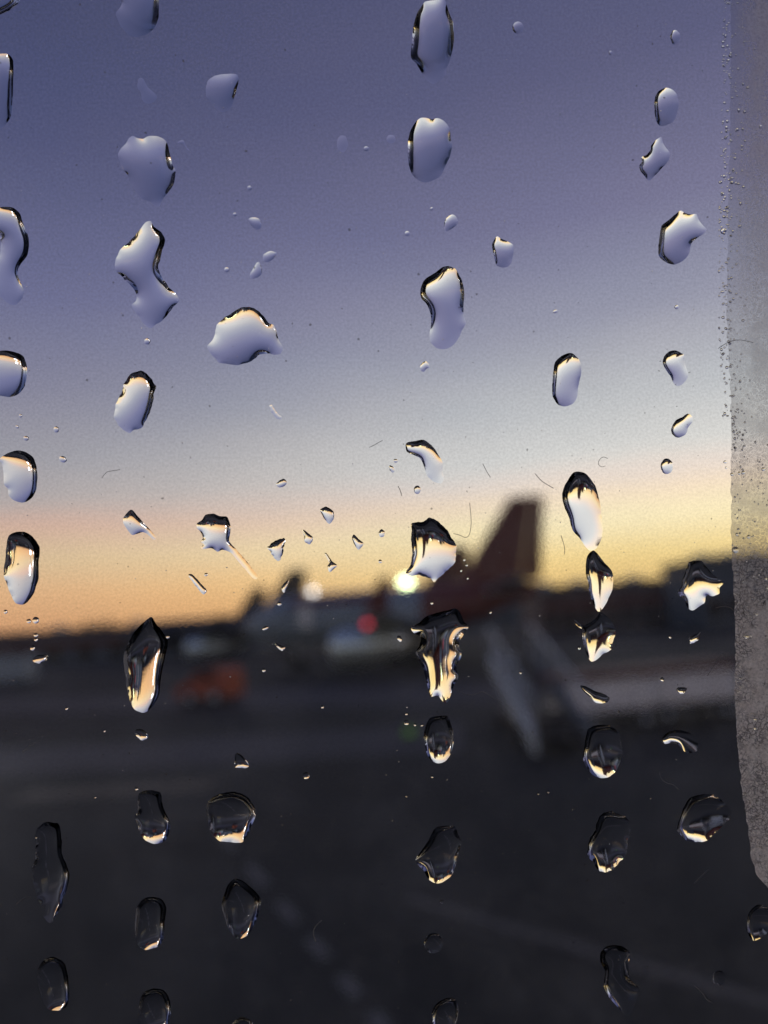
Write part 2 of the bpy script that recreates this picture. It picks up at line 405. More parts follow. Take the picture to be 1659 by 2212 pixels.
# ------------------------------------------------------------------ lights seen in the picture
def lamp_mast(name, label, px, py, depth, col, strength, r, heads=1):
    p = at(px, py, depth); e = empty(name, (p.x, p.y, GROUND)); tag(e, label, 'lamp post')
    h = p.z - GROUND
    tube('pole', [(0, .3, 0), (0, .3, h*.6), (0, .3, h+.2)], [.14, .1, .07], M['steel'], e, 10)
    tube('base', [(0, .3, 0), (0, .3, .3)], .3, M['dark'], e, 12)
    tube('arm', [(0, .3, h+.1), (0, 0, h+.05)], .05, M['steel'], e, 8)
    hm = mat('lamp_glow', (.5, .5, .5), .4, emit=col, estr=strength)
    bm = bmesh.new(); bmesh.ops.create_uvsphere(bm, u_segments=16, v_segments=10, radius=r)
    bmesh.ops.scale(bm, vec=(1, .7, .85), verts=bm.verts)
    me = bpy.data.meshes.new('lamp_head'); bm.to_mesh(me); bm.free()
    o = obj('lamp_head', me, hm, e); o.location = (0, 0, h)
    box('lamp_hood', 0, .06, h+r*.9, r*2.1, r*1.8, .06, M['dark'], e, .02)
lamp_mast('apron_lamp', 'lamp post with a dazzling greenish-white light beside the big drop', 877, 1258, 80, (.82, 1, .52), 34, .56)
lamp_mast('apron_lamp', 'lamp post with a faint pale light right of the small fins', 676, 1278, 90, (1, .95, .90), 4.2, .40)
p = on_ground(885, 1592); e = empty('taxiway_light', p); tag(e, 'dim green taxiway light set in the dark apron', 'ground light')
tube('housing', [(0, 0, 0), (0, 0, .06)], .22, M['dark'], e, 16)
bm = bmesh.new(); bmesh.ops.create_uvsphere(bm, u_segments=16, v_segments=8, radius=.15)
me = bpy.data.meshes.new('lens'); bm.to_mesh(me); bm.free()
o = obj('lens', me, mat('green_glow', (.05, .1, .03), .3, emit=(.4, 1, .15), estr=.10), e); o.location = (0, 0, .10)
# floodlight mast beyond the left edge: its two banks show as sparkles inside the drops
FL = mat('floodlight_glow', (.6, .6, .6), .4, emit=(.92, .95, 1), estr=13)
for az, dist, lab in ((-31, 32, 'nearest floodlight mast whose white lamps sparkle inside the left-hand drops'),
                      (-44, 40, 'second floodlight mast, glinting only at the rims of the left-hand drops'),
                      (-58, 44, 'outermost floodlight mast, a faint glint at the edge of left-hand drops')):
    az = R(az); q = Vector((math.sin(az), math.cos(az), 0))*dist
    e = empty('floodlight_mast', (q.x, q.y, GROUND), -az); tag(e, lab, 'floodlight mast', 'apron floodlight masts beyond the left edge')
    tube('pole', [(0, .6, 0), (0, .6, 5), (0, .6, 9)], [.3, .22, .15], M['steel'], e, 12)
    for z in (4.4, 7.6):
        bk = box('lamp_bank', 0, .25, z, 2.5, .3, 1.5, M['dark'], e, .04)
        for x in (-.8, 0, .8): box('floodlight', x, .06, z, .68, .1, 1.25, FL, bk, .03)

# ------------------------------------------------------------------ the window: pane, frame, wall, grime
WIN = CAM_R @ Matrix.Translation((0, 0, -D_OUT))       # X right, Y up, Z towards the cabin; outside is -Z
K = D_EFF/FPX/3                                         # metres on the pane for one tracing unit
def pl(gx, gy): return ((gx - 2488.5)*K, -(gy - 3318)*K)
def glass(name, ior, bump=0.0, scale=0, rough=0.0, tint=(1, 1, 1)):
    m = bpy.data.materials.new(name); m.use_nodes = True; t = m.node_tree; t.nodes.clear()
    g = N('ShaderNodeBsdfGlass', t); g.inputs['IOR'].default_value = ior; g.inputs['Roughness'].default_value = rough
    g.inputs['Color'].default_value = (*tint, 1)
    o = N('ShaderNodeOutputMaterial', t); t.links.new(g.outputs[0], o.inputs[0])
    if bump:
        tx = N('ShaderNodeTexCoord', t); nz = N('ShaderNodeTexNoise', t); nz.inputs['Scale'].default_value = scale
        nz.inputs['Detail'].default_value = 2.5; nz.inputs['Roughness'].default_value = .55
        t.links.new(tx.outputs['Object'], nz.inputs['Vector'])
        n2 = N('ShaderNodeTexNoise', t); n2.inputs['Scale'].default_value = scale*.09
        t.links.new(tx.outputs['Object'], n2.inputs['Vector'])
        am = math_n(t, 'MULTIPLY_ADD', n2.outputs['Fac'], 2.2, -.35, clamp=True)
        b = N('ShaderNodeBump', t); b.inputs['Distance'].default_value = bump
        t.links.new(math_n(t, 'MULTIPLY', nz.outputs['Fac'], am), b.inputs['Height']); t.links.new(b.outputs[0], g.inputs['Normal'])
    return m
M['pane'] = glass('pane_glass', 1.5, 1.3e-6, 4300)
M['water'] = glass('water', 1.333)
win = empty('window'); win.matrix_world = WIN
tag(win, 'window pane covered with raindrops, seen from close inside', 'window')
X0, X1, Y0, Y1 = -.19, .036, -.17, .15                  # clear opening of the window
def rrect(x0, x1, y0, y1, r, n=10):
    out = []
    for cx, cy, a0 in ((x1-r, y1-r, 0), (x0+r, y1-r, 90), (x0+r, y0+r, 180), (x1-r, y0+r, 270)):
        for i in range(n+1):
            a = R(a0 + 90*i/n); out.append((cx + r*math.cos(a), cy + r*math.sin(a)))
    return out
def slab(name, loop, z0, z1, m, parent):
    n = len(loop); v = [(x, y, z) for z in (z0, z1) for x, y in loop]
    f = [tuple(range(n))[::-1], tuple(range(n, 2*n))] + [(k, (k+1) % n, n+(k+1) % n, n+k) for k in range(n)]
    return obj(name, mesh(name, v, f), m, parent)
slab('pane', rrect(X0-.006, X1+.006, Y0-.006, Y1+.006, .05), 0, .003, M['pane'], win)
def ring(name, inner, outer, z0, z1, m, parent):
    n = len(inner); v = [(x, y, z) for z in (z0, z1) for lp in (inner, outer) for x, y in lp]; f = []
    for k in range(n):
        q = (k+1) % n
        f += [(k, n+k, n+q, q), (2*n+k, 2*n+q, 3*n+q, 3*n+k), (k, q, 2*n+q, 2*n+k), (n+k, 3*n+k, 3*n+q, n+q)]
    return obj(name, mesh(name, v, f), m, parent)
ring('inner_frame', rrect(X0, X1, Y0, Y1, .046), rrect(X0-.014, X1+.014, Y0-.014, Y1+.014, .056), .0035, .011, M['greyplastic'], win)
ring('rubber_seal', rrect(X0-.0065, X1+.0065, Y0-.0065, Y1+.0065, .05), rrect(X0-.0135, X1+.0135, Y0-.0135, Y1+.0135, .056), -.002, .0032, M['tyre'], win)
cw = ring('cabin_wall', rrect(X0-.0145, X1+.0145, Y0-.0145, Y1+.0145, .056), rrect(-1.7, 1.6, -1.2, 1.1, .02), -.022, .016, M['greyplastic'], None)
cw.matrix_world = WIN; tag(cw, kind='structure')
M['cabin'] = mat('cabin_lining', (.10, .095, .09), .8, noise=.1, nscale=5)
for nm, b_ in (('cabin_ceiling', (-.05, 1.12, 1.1, 3.3, .04, 2.17)), ('cabin_floor', (-.05, -1.22, 1.1, 3.3, .04, 2.17)), ('cabin_end_wall', (-1.72, -.05, 1.1, .04, 2.4, 2.17)),
               ('cabin_end_wall', (1.62, -.05, 1.1, .04, 2.4, 2.17)), ('cabin_far_wall', (-.05, -.05, 2.21, 3.4, 2.4, .04))):
    o = box(nm, *b_, M['cabin']); o.matrix_world = WIN; tag(o, kind='structure')

# ------------------------------------------------------------------ raindrops
rng = random.Random(11)
def smooth_outline(pts, step, jit):
    p = np.array(pts, float); n = len(p); out = []
    for i in range(n):
        p0, p1, p2, p3 = p[i-1], p[i], p[(i+1) % n], p[(i+2) % n]
        k = max(1, int(round(np.linalg.norm(p2-p1)/step)))
        for j in range(k):
            t = j/k
            # Catmull-Rom, slightly tightened so that pinned corners stay sharp
            m1 = (p2-p0)*.38; m2 = (p3-p1)*.38
            out.append((2*t**3-3*t**2+1)*p1 + (t**3-2*t**2+t)*m1 + (-2*t**3+3*t**2)*p2 + (t**3-t**2)*m2)
    o = np.array(out)
    if jit:
        m = len(o); tn = np.roll(o, -1, 0) - np.roll(o, 1, 0); tn /= np.linalg.norm(tn, axis=1)[:, None] + 1e-9
        nr = np.stack([tn[:, 1], -tn[:, 0]], 1); th = np.linspace(0, 2*np.pi, m, endpoint=False); d = np.zeros(m)
        for fq in (5, 9, 14, 22, 33):
            if fq < m/3: d += np.cos(fq*th + rng.uniform(0, 6.28))*rng.uniform(.2, 1)/(fq/7)**.55
        o = o + nr*(d*jit)[:, None]
    return o
def inside(poly, q):
    x, y = q[:, 0], q[:, 1]; r = np.zeros(len(q), bool); n = len(poly)
    for i in range(n):
        (x0, y0), (x1, y1) = poly[i], poly[(i+1) % n]
        c = ((y0 > y) != (y1 > y)); 
        if c.any(): r ^= c & (x < (x1-x0)*(y-y0)/(y1-y0+1e-12) + x0)
    return r
HOLES = []
def drop(pts, label, slope=.92, jit=.8, group='raindrops on the window pane', res=None, steep=False, sym=False, name='raindrop', cat='raindrop'):
    a = np.array(pts, float); size = min(np.ptp(a[:, 0]), np.ptp(a[:, 1]))
    h = res or max(5.0, min(11.0, size/16))
    o = smooth_outline(pts, h, jit)
    if np.sum(o[:, 0]*np.roll(o[:, 1], -1) - np.roll(o[:, 0], -1)*o[:, 1]) > 0: o = o[::-1]   # CCW once y is flipped
    HOLES.append(o)
    lo, hi = o.min(0), o.max(0)
    gx = np.arange(lo[0], hi[0], h); gy = np.arange(lo[1], hi[1], h*.866)
    q = np.array([(x + (h/2 if j % 2 else 0), y) for j, y in enumerate(gy) for x in gx])
    q = q[inside(o, q)] if len(q) else q.reshape(0, 2)
    if len(q):
        dd = np.min(((q[:, None, :] - o[None, :, :])**2).sum(2), axis=1); q = q[dd > (h*.55)**2]
    allp = np.vstack([o, q]) if len(q) else o
    c = o.mean(0); nb = len(o)
    vv = [Vector(((x-c[0])/100, -(y-c[1])/100)) for x, y in allp]
    vc, _, fc, ov, _, _ = geometry.delaunay_2d_cdt(vv, [], [list(range(nb))], 1, 1e-6)
    P = np.array([(p.x, p.y) for p in vc])*100
    isb = np.array([(len(x) == 0) or any(i < nb for i in x) for x in ov])
    T = [t for t in fc if len(t) == 3]
    n = len(P); A = np.zeros((n, n)); B = np.zeros(n)
    # slopes shaped from the view angle so top and left rims go dark, others stay clear
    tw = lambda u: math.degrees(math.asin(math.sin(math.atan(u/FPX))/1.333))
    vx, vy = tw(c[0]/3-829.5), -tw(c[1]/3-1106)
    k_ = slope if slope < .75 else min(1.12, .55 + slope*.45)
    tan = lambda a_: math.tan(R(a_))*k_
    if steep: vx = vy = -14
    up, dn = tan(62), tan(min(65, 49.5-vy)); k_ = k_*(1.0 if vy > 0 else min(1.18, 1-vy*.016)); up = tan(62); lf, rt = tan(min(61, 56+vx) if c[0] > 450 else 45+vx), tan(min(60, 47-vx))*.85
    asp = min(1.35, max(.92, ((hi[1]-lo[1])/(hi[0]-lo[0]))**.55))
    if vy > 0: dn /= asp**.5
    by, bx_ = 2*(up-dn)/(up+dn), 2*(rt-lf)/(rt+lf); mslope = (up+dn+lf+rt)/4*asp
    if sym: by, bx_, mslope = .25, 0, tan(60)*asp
    wh = (hi[0]-lo[0])/2; mid = ((lo+hi)/2 - c)
    for (i, j, k) in T:
        ar = abs((P[j, 0]-P[i, 0])*(P[k, 1]-P[i, 1]) - (P[k, 0]-P[i, 0])*(P[j, 1]-P[i, 1]))/2 + 1e-9
        for (u, w, z) in ((i, j, k), (j, k, i), (k, i, j)):
            cot = np.dot(P[u]-P[z], P[w]-P[z])/(2*ar); A[u, w] -= cot/2; A[w, u] -= cot/2; A[u, u] += cot/2; A[w, w] += cot/2
        hh = (hi[1]-lo[1])/2
        for u in (i, j, k): B[u] += ar/3*max(.1, 1 + by*(P[u, 1]+mid[1])/hh + bx_*(P[u, 0]-mid[0])/wh)
    fr = np.where(~isb)[0]; H = np.zeros(n)
    if len(fr): H[fr] = np.linalg.solve(A[np.ix_(fr, fr)], B[fr])
    # membrane height turned into a cap with the wanted contact angle
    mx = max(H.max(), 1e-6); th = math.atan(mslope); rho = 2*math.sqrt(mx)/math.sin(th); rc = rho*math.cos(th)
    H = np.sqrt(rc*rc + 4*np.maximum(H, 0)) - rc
    base = {}
    verts = [(P[i, 0]*K, P[i, 1]*K, -H[i]*K) for i in range(n)]
    for i in range(n): base[i] = len(verts); verts.append((P[i, 0]*K, P[i, 1]*K, 0))
    faces = []; sm = []
    for (i, j, k) in T:
        s = (P[j, 0]-P[i, 0])*(P[k, 1]-P[i, 1]) - (P[k, 0]-P[i, 0])*(P[j, 1]-P[i, 1])
        if s < 0: j, k = k, j
        faces.append((i, k, j)); sm.append(True)
        faces.append(tuple(base[x] for x in (i, j, k))); sm.append(True)
    me = bpy.data.meshes.new(name); me.from_pydata(verts, [], faces)
    me.polygons.foreach_set('use_smooth', sm); me.update()
    ob = obj(name, me, M['water']); x, y = pl(c[0], c[1])
    ob.matrix_world = WIN @ Matrix.Translation((x, y, -2.2e-5))
    return tag(ob, label, cat, group)
def tl(c, r, pts): return [(c*1659 + x, r*1659 + y) for x, y in pts]
def ell(cx, cy, rx, ry, n=12, tilt=0.0):
    ct, s_ = math.cos(tilt), math.sin(tilt)
    return [(cx + rx*math.cos(t)*ct - ry*math.sin(t)*s_, cy + rx*math.cos(t)*s_ + ry*math.sin(t)*ct) for t in [2*math.pi*i/n for i in range(n)]]
#DROPS#
DROPS = [
# column, row of the tracing grid; outline; label; options
(0,0,[(-150,-160),(150,-160),(135,10),(100,50),(60,80),(20,105),(-60,140),(-160,60)],'dark glittering drop cut off by the top left corner',dict(slope=1.6,jit=5,steep=True)),
(0,0,[(785,-60),(830,-110),(950,-120),(1020,-60),(1035,40),(1030,130),(1000,195),(950,235),(890,250),(835,232),(790,185),(765,130),(757,95),(785,60),(797,30),(788,0)],'lavender drop cut off by the top edge, left of centre',dict(slope=.62)),
(0,0,[(-90,420),(-60,370),(10,358),(60,362),(92,400),(95,500),(92,600),(85,700),(75,770),(40,820),(0,845),(-60,820),(-95,700),(-100,550)],'tall blue drop cut off by the left edge, uppermost there',dict(slope=.8)),
(0,0,[(905,515),(935,520),(960,570),(1010,615),(1020,640),(995,670),(960,678),(925,655),(918,610),(893,570)],'faint flat smear of water above the big shield-shaped drop',dict(slope=.16)),
(0,0,[(1335,580),(1350,530),(1390,500),(1440,487),(1530,487),(1548,510),(1545,550),(1525,620),(1505,690),(1480,722),(1440,732),(1400,710),(1370,670),(1340,630)],'small guitar-pick-shaped lavender drop near the top, left of centre',dict(slope=.55)),
(0,0,[(835,905),(865,885),(895,900),(930,905),(970,886),(1030,890),(1075,915),(1092,950),(1105,1010),(1120,1075),(1140,1110),(1130,1190),(1100,1240),(1055,1295),(1035,1340),(1000,1335),(975,1310),(920,1290),(880,1240),(850,1180),(825,1130),(795,1100),(780,1050),(767,1010),(785,970),(820,935)],'big shield-shaped lavender drop with a pointed tip, upper left',dict(slope=.66)),
(0,0,[(1145,930),(1180,912),(1195,920),(1215,960),(1240,985),(1215,975),(1190,940)],'thin sliver of water just right of the shield-shaped drop',dict(slope=.3,jit=1)),
(0,0,ell(1618,1222,15,16),'tiny round droplet right of the shield-shaped drop',dict(jit=1)),
(0,0,[(1610,1425),(1640,1410),(1680,1420),(1695,1455),(1690,1480),(1665,1492),(1635,1470)],'small oval droplet above the paired droplets, upper left of centre',dict(slope=.7,jit=1)),
(0,0,[(-90,1420),(-40,1360),(30,1345),(90,1350),(135,1390),(150,1440),(170,1490),(190,1540),(192,1600),(180,1660),(135,1720),(118,1770),(135,1830),(158,1880),(150,1930),(110,1975),(70,1975),(20,1935),(-30,1870),(-20,1760),(-10,1700),(5,1650),(10,1570),(0,1520),(-60,1500)],'hourglass drop with white glints at the left edge',dict(slope=.85)),
(0,0,[(905,1500),(940,1445),(985,1435),(1000,1470),(1050,1510),(1072,1570),(1050,1620),(1040,1680),(1030,1740),(1060,1810),(1100,1870),(1140,1905),(1160,1945),(1110,2010),(1080,2055),(1040,2090),(1000,2110),(975,2125),(935,2100),(900,2050),(870,2010),(850,1975),(880,1955),(882,1900),(850,1850),(800,1800),(755,1760),(745,1720),(760,1660),(790,1610),(850,1560)],'large waisted drop with dark curved sides below the shield-shaped drop',dict(slope=.92,jit=2.5)),
(1,0,[(1065,60),(1095,20),(1150,10),(1215,5),(1235,40),(1250,90),(1275,150),(1283,220),(1275,320),(1255,400),(1232,450),(1232,485),(1200,520),(1145,550),(1110,530),(1075,480),(1040,420),(1005,380),(1008,280),(1020,180),(1040,100)],'tall pointed drop with a black left edge at top centre',dict(slope=.88)),
(1,0,[(990,890),(1000,850),(1030,800),(1065,770),(1100,767),(1140,778),(1180,770),(1220,790),(1250,830),(1262,900),(1270,950),(1255,1020),(1220,1090),(1200,1140),(1150,1170),(1100,1185),(1060,1175),(1010,1130),(990,1070),(983,1000),(985,930)],'big smooth oval lavender drop, second from the top in the centre column',dict(slope=.78)),
(1,0,[(1220,1440),(1250,1400),(1275,1392),(1300,1410),(1308,1440),(1290,1470),(1255,1490),(1225,1500)],'small leaf-shaped droplet below the big smooth oval drop',dict(slope=.7,jit=1)),
(1,0,ell(715,967,18,16),'tiny white droplet left of the big smooth oval drop',dict(jit=1)),
(1,0,ell(875,905,30,28),'faint flat round smear just left of the big smooth oval drop',dict(slope=.2)),
(1,0,ell(560,935,36,55),'faintest flat smear of water in the upper centre sky',dict(slope=.12)),
(1,0,[(1530,1580),(1550,1545),(1565,1533),(1590,1550),(1630,1565),(1665,1590),(1668,1640),(1655,1700),(1630,1730),(1590,1735),(1560,1720),(1545,1680),(1535,1630)],'small tooth-shaped pale drop standing alone right of centre, upper half',dict(slope=.95)),
(1,0,[(50,1650),(95,1628),(135,1640),(120,1670),(80,1700),(45,1690)],'upper right one of the two touching slanted droplets',dict(slope=.6,jit=1)),
(1,1,[(0,50),(20,40),(38,80),(35,120),(10,140),(-30,150),(-40,120),(-15,80)],'lower left one of the two touching slanted droplets',dict(slope=.6,jit=1)),
(2,0,ell(37,188,36,40),'small round lavender droplet near the top, right of centre',dict(slope=.7,jit=1)),
(2,0,ell(1052,252,32,47),'small oval lavender droplet at upper right, topmost of its column',dict(slope=.75,jit=1)),
(2,0,[(940,605),(970,582),(1005,577),(1040,592),(1065,625),(1075,680),(1065,740),(1045,790),(1010,810),(965,825),(935,800),(922,750),(918,690),(922,640)],'pale egg-shaped drop with a dark left edge at upper right',dict(slope=.88)),
(2,0,[(900,945),(940,905),(965,890),(975,935),(1000,970),(1020,1000),(1010,1045),(980,1080),(945,1120),(910,1155),(885,1175),(855,1145),(828,1110),(822,1080),(840,1050),(835,1025),(870,1005),(895,975)],'slanted four-cornered drop below the egg-shaped one',dict(slope=.85)),
(2,0,[(965,1470),(1010,1430),(1050,1395),(1090,1370),(1120,1385),(1165,1395),(1192,1390),(1205,1425),(1230,1460),(1255,1490),(1235,1520),(1190,1550),(1160,1580),(1145,1640),(1110,1690),(1060,1715),(1030,1715),(990,1700),(950,1660),(945,1600),(955,1530)],'pale boot-shaped drop with black upper edges at upper right',dict(slope=1.0)),
(0,1,[(-100,640),(0,618),(60,615),(120,630),(158,655),(175,710),(178,770),(165,840),(130,890),(70,915),(10,908),(-60,890),(-110,820),(-120,720)],'round drop with a dark cap and glints cut off by the left edge',dict(slope=.95)),
(0,1,[(750,960),(790,890),(800,840),(845,765),(910,747),(950,760),(985,800),(1005,835),(1015,850),(995,895),(990,960),(970,1020),(940,1075),(920,1110),(870,1130),(838,1150),(800,1125),(765,1090),(742,1050),(745,1000)],'slanted oval drop with glints down its right side, left of centre',dict(slope=1.02,jit=2.5)),
(0,1,[(1340,585),(1380,550),(1395,490),(1405,450),(1440,410),(1500,370),(1560,340),(1600,328),(1650,340),(1690,370),(1740,430),(1770,450),(1795,500),(1815,560),(1835,590),(1820,630),(1780,640),(1720,630),(1680,640),(1650,670),(1600,695),(1530,705),(1470,700),(1420,688),(1370,640)],'widest drop, fan-shaped with a black upper rim, left of centre',dict(slope=1.0,jit=2.5)),
(0,1,[(10,1305),(60,1275),(120,1260),(180,1275),(220,1310),(240,1370),(245,1440),(238,1510),(215,1560),(180,1590),(140,1598),(95,1585),(60,1550),(55,1510),(30,1480),(25,1400),(15,1340),(-10,1320)],'helmet-shaped drop with a black cap and two glints near the left edge',dict(slope=1.0)),
(0,1,ell(367,1125,18,20),'tiny bright droplet upper right of the helmet-shaped drop',dict(jit=1)),
(0,1,ell(410,1318,26,20,tilt=.4),'tiny bright droplet right of the helmet-shaped drop',dict(jit=1.5)),
(1,1,[(1065,215),(1080,170),(1110,140),(1160,110),(1210,72),(1250,66),(1295,85),(1320,130),(1340,180),(1350,250),(1345,320),(1345,360),(1355,410),(1360,435),(1335,480),(1310,540),(1270,585),(1220,605),(1170,595),(1130,555),(1125,500),(1135,430),(1130,370),(1105,310),(1075,280),(1065,245)],'tall sock-shaped white drop with a black notch on top, right of centre',dict(slope=.98)),
(1,1,[(1062,720),(1080,690),(1100,682),(1120,700),(1125,725),(1105,730),(1090,750),(1070,745)],'small ragged white droplet below the sock-shaped drop',dict(slope=.7)),
(1,1,[(972,1215),(1020,1200),(1085,1190),(1130,1220),(1165,1260),(1190,1300),(1210,1340),(1208,1400),(1218,1440),(1200,1475),(1150,1460),(1110,1425),(1090,1370),(1065,1310),(1020,1290),(975,1265)],'curved boomerang drop with a black back above the horizon, centre',dict(slope=1.0)),
(1,1,[(130,1475),(175,1443),(200,1465),(185,1490),(150,1500)],'small black-and-white droplet alone in the grey sky, left of centre',dict(slope=1.0,jit=1)),
(1,1,ell(880,1380,14,26,tilt=-.5),'tiny slanted droplet left of the boomerang drop',dict(jit=1)),
(1,1,ell(1045,1515,22,28),'tiny droplet below the boomerang drop',dict(jit=1.5)),
(1,1,[(85,972),(105,968),(130,1010),(168,1045),(150,1060),(120,1040),(100,1010)],'thin slanted water streak alone in the sky, left of centre',dict(slope=.5,jit=1.5)),
(1,2,[(415,-15),(455,-35),(500,-5),(505,40),(475,78),(440,40),(425,10)],'small triangular black-and-white droplet above the orange horizon, centre',dict(slope=1.05,jit=1)),
(2,1,[(270,720),(285,680),(330,642),(385,628),(415,650),(440,685),(450,740),(440,800),(428,850),(420,920),(390,960),(340,975),(295,960),(265,915),(260,850),(265,780)],'tall white oval drop with a black top and left rim, right of centre',dict(slope=1.0)),
(2,1,[(975,690),(985,650),(1020,618),(1060,613),(1110,640),(1115,675),(1125,720),(1140,765),(1130,800),(1105,830),(1070,845),(1045,825),(1025,780),(990,730)],'comma-shaped drop with a black cap near the right strip',dict(slope=1.05)),
(2,1,[(1035,1105),(1060,1065),(1100,1045),(1135,1022),(1165,1040),(1168,1075),(1140,1110),(1125,1155),(1075,1178),(1040,1160),(1030,1130)],'slanted bean-shaped drop, half black, near the right strip',dict(slope=1.05)),
(2,1,ell(1002,1363,40,51),'small round drop with a black upper half near the right strip',dict(slope=1.1,jit=1)),
(2,1,[(325,1540),(345,1480),(390,1410),(430,1397),(485,1415),(530,1475),(545,1500),(560,1560),(575,1640),(588,1760),(580,1830),(555,1880),(540,1900),(505,1912),(480,1890),(440,1830),(395,1780),(370,1700),(345,1640),(330,1590)],'long tapering drop with a black dome, right of the red tail fin',dict(slope=1.1)),
(2,2,[(505,262),(525,250),(550,265),(600,330),(640,370),(655,420),(650,500),(615,580),(580,635),(555,645),(520,580),(500,520),(492,450),(478,400),(480,320),(490,280)],'drop hanging from the long tapering one, second in that chain',dict(slope=1.1)),
(0,2,[(60,155),(105,132),(160,125),(210,155),(245,205),(260,230),(255,330),(250,430),(225,520),(190,575),(150,600),(105,585),(70,530),(45,460),(28,410),(35,330),(40,250)],'tall oval drop with a black hood before the orange sky, far left',dict(slope=1.12,jit=1.5,sym=True)),
(0,2,[(800,35),(850,-15),(885,15),(930,70),(970,110),(1010,165),(995,180),(950,140),(925,130),(890,140),(855,150),(825,110),(800,70)],'small triangular drop with a thin tail above the orange sky, left',dict(slope=1.05,jit=1.5)),
(0,2,[(1275,75),(1310,50),(1330,20),(1385,10),(1420,25),(1470,30),(1485,60),(1495,100),(1490,150),(1485,190),(1530,240),(1590,310),(1660,400),(1672,430),(1640,430),(1580,360),(1520,290),(1490,260),(1440,245),(1410,258),(1370,235),(1300,240),(1320,205),(1295,195),(1315,170),(1300,130),(1275,100)],'star-shaped drop with a long slanting tail above the orange horizon',dict(slope=1.0)),
(0,2,[(1220,410),(1245,403),(1295,455),(1340,508),(1320,535),(1285,500),(1250,455)],'short straight slanted streak below the star-shaped drop',dict(slope=.9,jit=1)),
(0,2,[(975,680),(1010,720),(1050,770),(1085,830),(1080,900),(1065,970),(1052,1030),(1040,1100),(1032,1180),(1005,1240),(960,1290),(920,1298),(870,1275),(848,1230),(832,1180),(818,1130),(818,1070),(808,1010),(800,950),(820,870),(870,780)],'large leaf-shaped black drop with a bright lower end, left of centre',dict(slope=1.05,jit=1.2,sym=True)),
(0,2,[(215,950),(250,925),(315,930),(300,960),(260,980),(225,972)],'small white lens-shaped droplet below the skyline at far left',dict(slope=1.2,jit=1)),
(0,2,[(875,1415),(920,1405),(960,1440),(955,1470),(920,1478),(885,1450)],'small bright crescent droplet below the leaf-shaped black drop',dict(slope=1.2,jit=1)),
(0,2,[(1530,1560),(1560,1570),(1600,1610),(1615,1645),(1590,1658),(1525,1652),(1522,1600)],'small dark droplet with a white foot above the round bottle-shaped drop',dict(slope=1.2,jit=1)),
(0,2,ell(235,700,22,22),'tiny droplet on the skyline below the black-hooded drop',dict(jit=1)),
(0,2,ell(190,706,17,14),'tiny flat droplet on the skyline at far left',dict(jit=1)),
(1,2,[(72,228),(120,190),(175,168),(190,190),(180,230),(170,280),(150,318),(110,290),(90,250)],'small ragged drop with a black top, right of the star-shaped drop',dict(slope=1.05,jit=2.5)),
(1,2,[(300,112),(330,130),(365,160),(368,185),(345,210),(315,190),(310,150)],'small curved droplet just below the triangular one, centre',dict(slope=1.0,jit=1)),
(1,2,[(622,170),(635,145),(665,175),(697,205),(665,245),(640,215)],'small slanted droplet upper left of the bright lamp',dict(slope=1.1,jit=1)),
(1,2,ell(815,138,20,26),'tiny droplet directly above the bright lamp',dict(jit=1.5)),
(1,2,[(445,268),(460,270),(490,315),(525,345),(500,375),(475,388),(462,350),(475,330)],'small hook-shaped droplet above the pale lamp disc',dict(slope=1.0,jit=1)),
(1,2,[(165,490),(185,460),(212,438),(205,480),(180,525)],'small droplet between the two distant tail fins',dict(slope=1.1,jit=1)),
(1,2,[(1005,80),(1040,65),(1085,60),(1125,32),(1170,60),(1235,110),(1265,160),(1300,220),(1290,280),(1290,330),(1240,380),(1190,420),(1155,455),(1140,430),(1100,425),(1050,410),(1010,415),(972,390),(1005,340),(1010,260),(1005,200),(1012,130)],'big house-shaped drop with a black roof beside the bright lamp',dict(slope=1.1,jit=3)),
(1,2,[(1005,740),(1060,715),(1110,675),(1180,650),(1290,628),(1330,665),(1350,710),(1375,745),(1350,790),(1315,850),(1330,920),(1300,1000),(1310,1070),(1280,1130),(1250,1220),(1225,1235),(1180,1190),(1130,1200),(1115,1150),(1095,1060),(1070,990),(1035,910),(1060,860),(1065,810),(1020,780)],'largest black drop with a wide top and bright narrow foot, centre',dict(slope=1.15,jit=2,sym=True)),
(1,2,[(1135,1330),(1235,1320),(1262,1370),(1278,1430),(1280,1490),(1260,1570),(1225,1615),(1180,1628),(1130,1605),(1105,1560),(1090,1490),(1088,1430),(1105,1370)],'dark tall drop with a white half-moon foot, below the largest black drop',dict(slope=1.1)),
(1,2,[(115,842),(150,860),(190,875),(170,900),(145,885)],'small white arrow-shaped droplet below the distant fins',dict(slope=1.2,jit=1)),
(1,2,ell(60,752,22,12,tilt=-.4),'tiny white droplet above the arrow-shaped one',dict(slope=1.1,jit=1)),
(1,2,ell(930,820,14,22,tilt=-.5),'tiny droplet left of the largest black drop',dict(slope=1.1,jit=1)),
(2,2,[(575,650),(610,670),(650,720),(672,770),(665,810),(650,850),(640,890),(590,920),(560,950),(515,970),(490,930),(465,870),(455,820),(455,760),(420,735),(398,702),(415,700),(455,735),(490,725),(530,700)],'drop with a dark peak and one horn, third in the hanging chain',dict(slope=1.1,jit=2.5)),
(2,2,[(1140,330),(1185,313),(1230,325),(1280,380),(1330,430),(1368,450),(1345,490),(1340,530),(1305,545),(1260,540),(1240,590),(1165,640),(1135,610),(1110,560),(1068,525),(1095,480),(1110,420),(1130,370)],'ragged winged drop with a black top beside the right strip',dict(slope=1.1,jit=3)),
(2,2,[(1145,815),(1180,795),(1220,778),(1210,820),(1180,845),(1150,850)],'small white slanted droplet below the ragged winged drop',dict(slope=1.2,jit=1)),
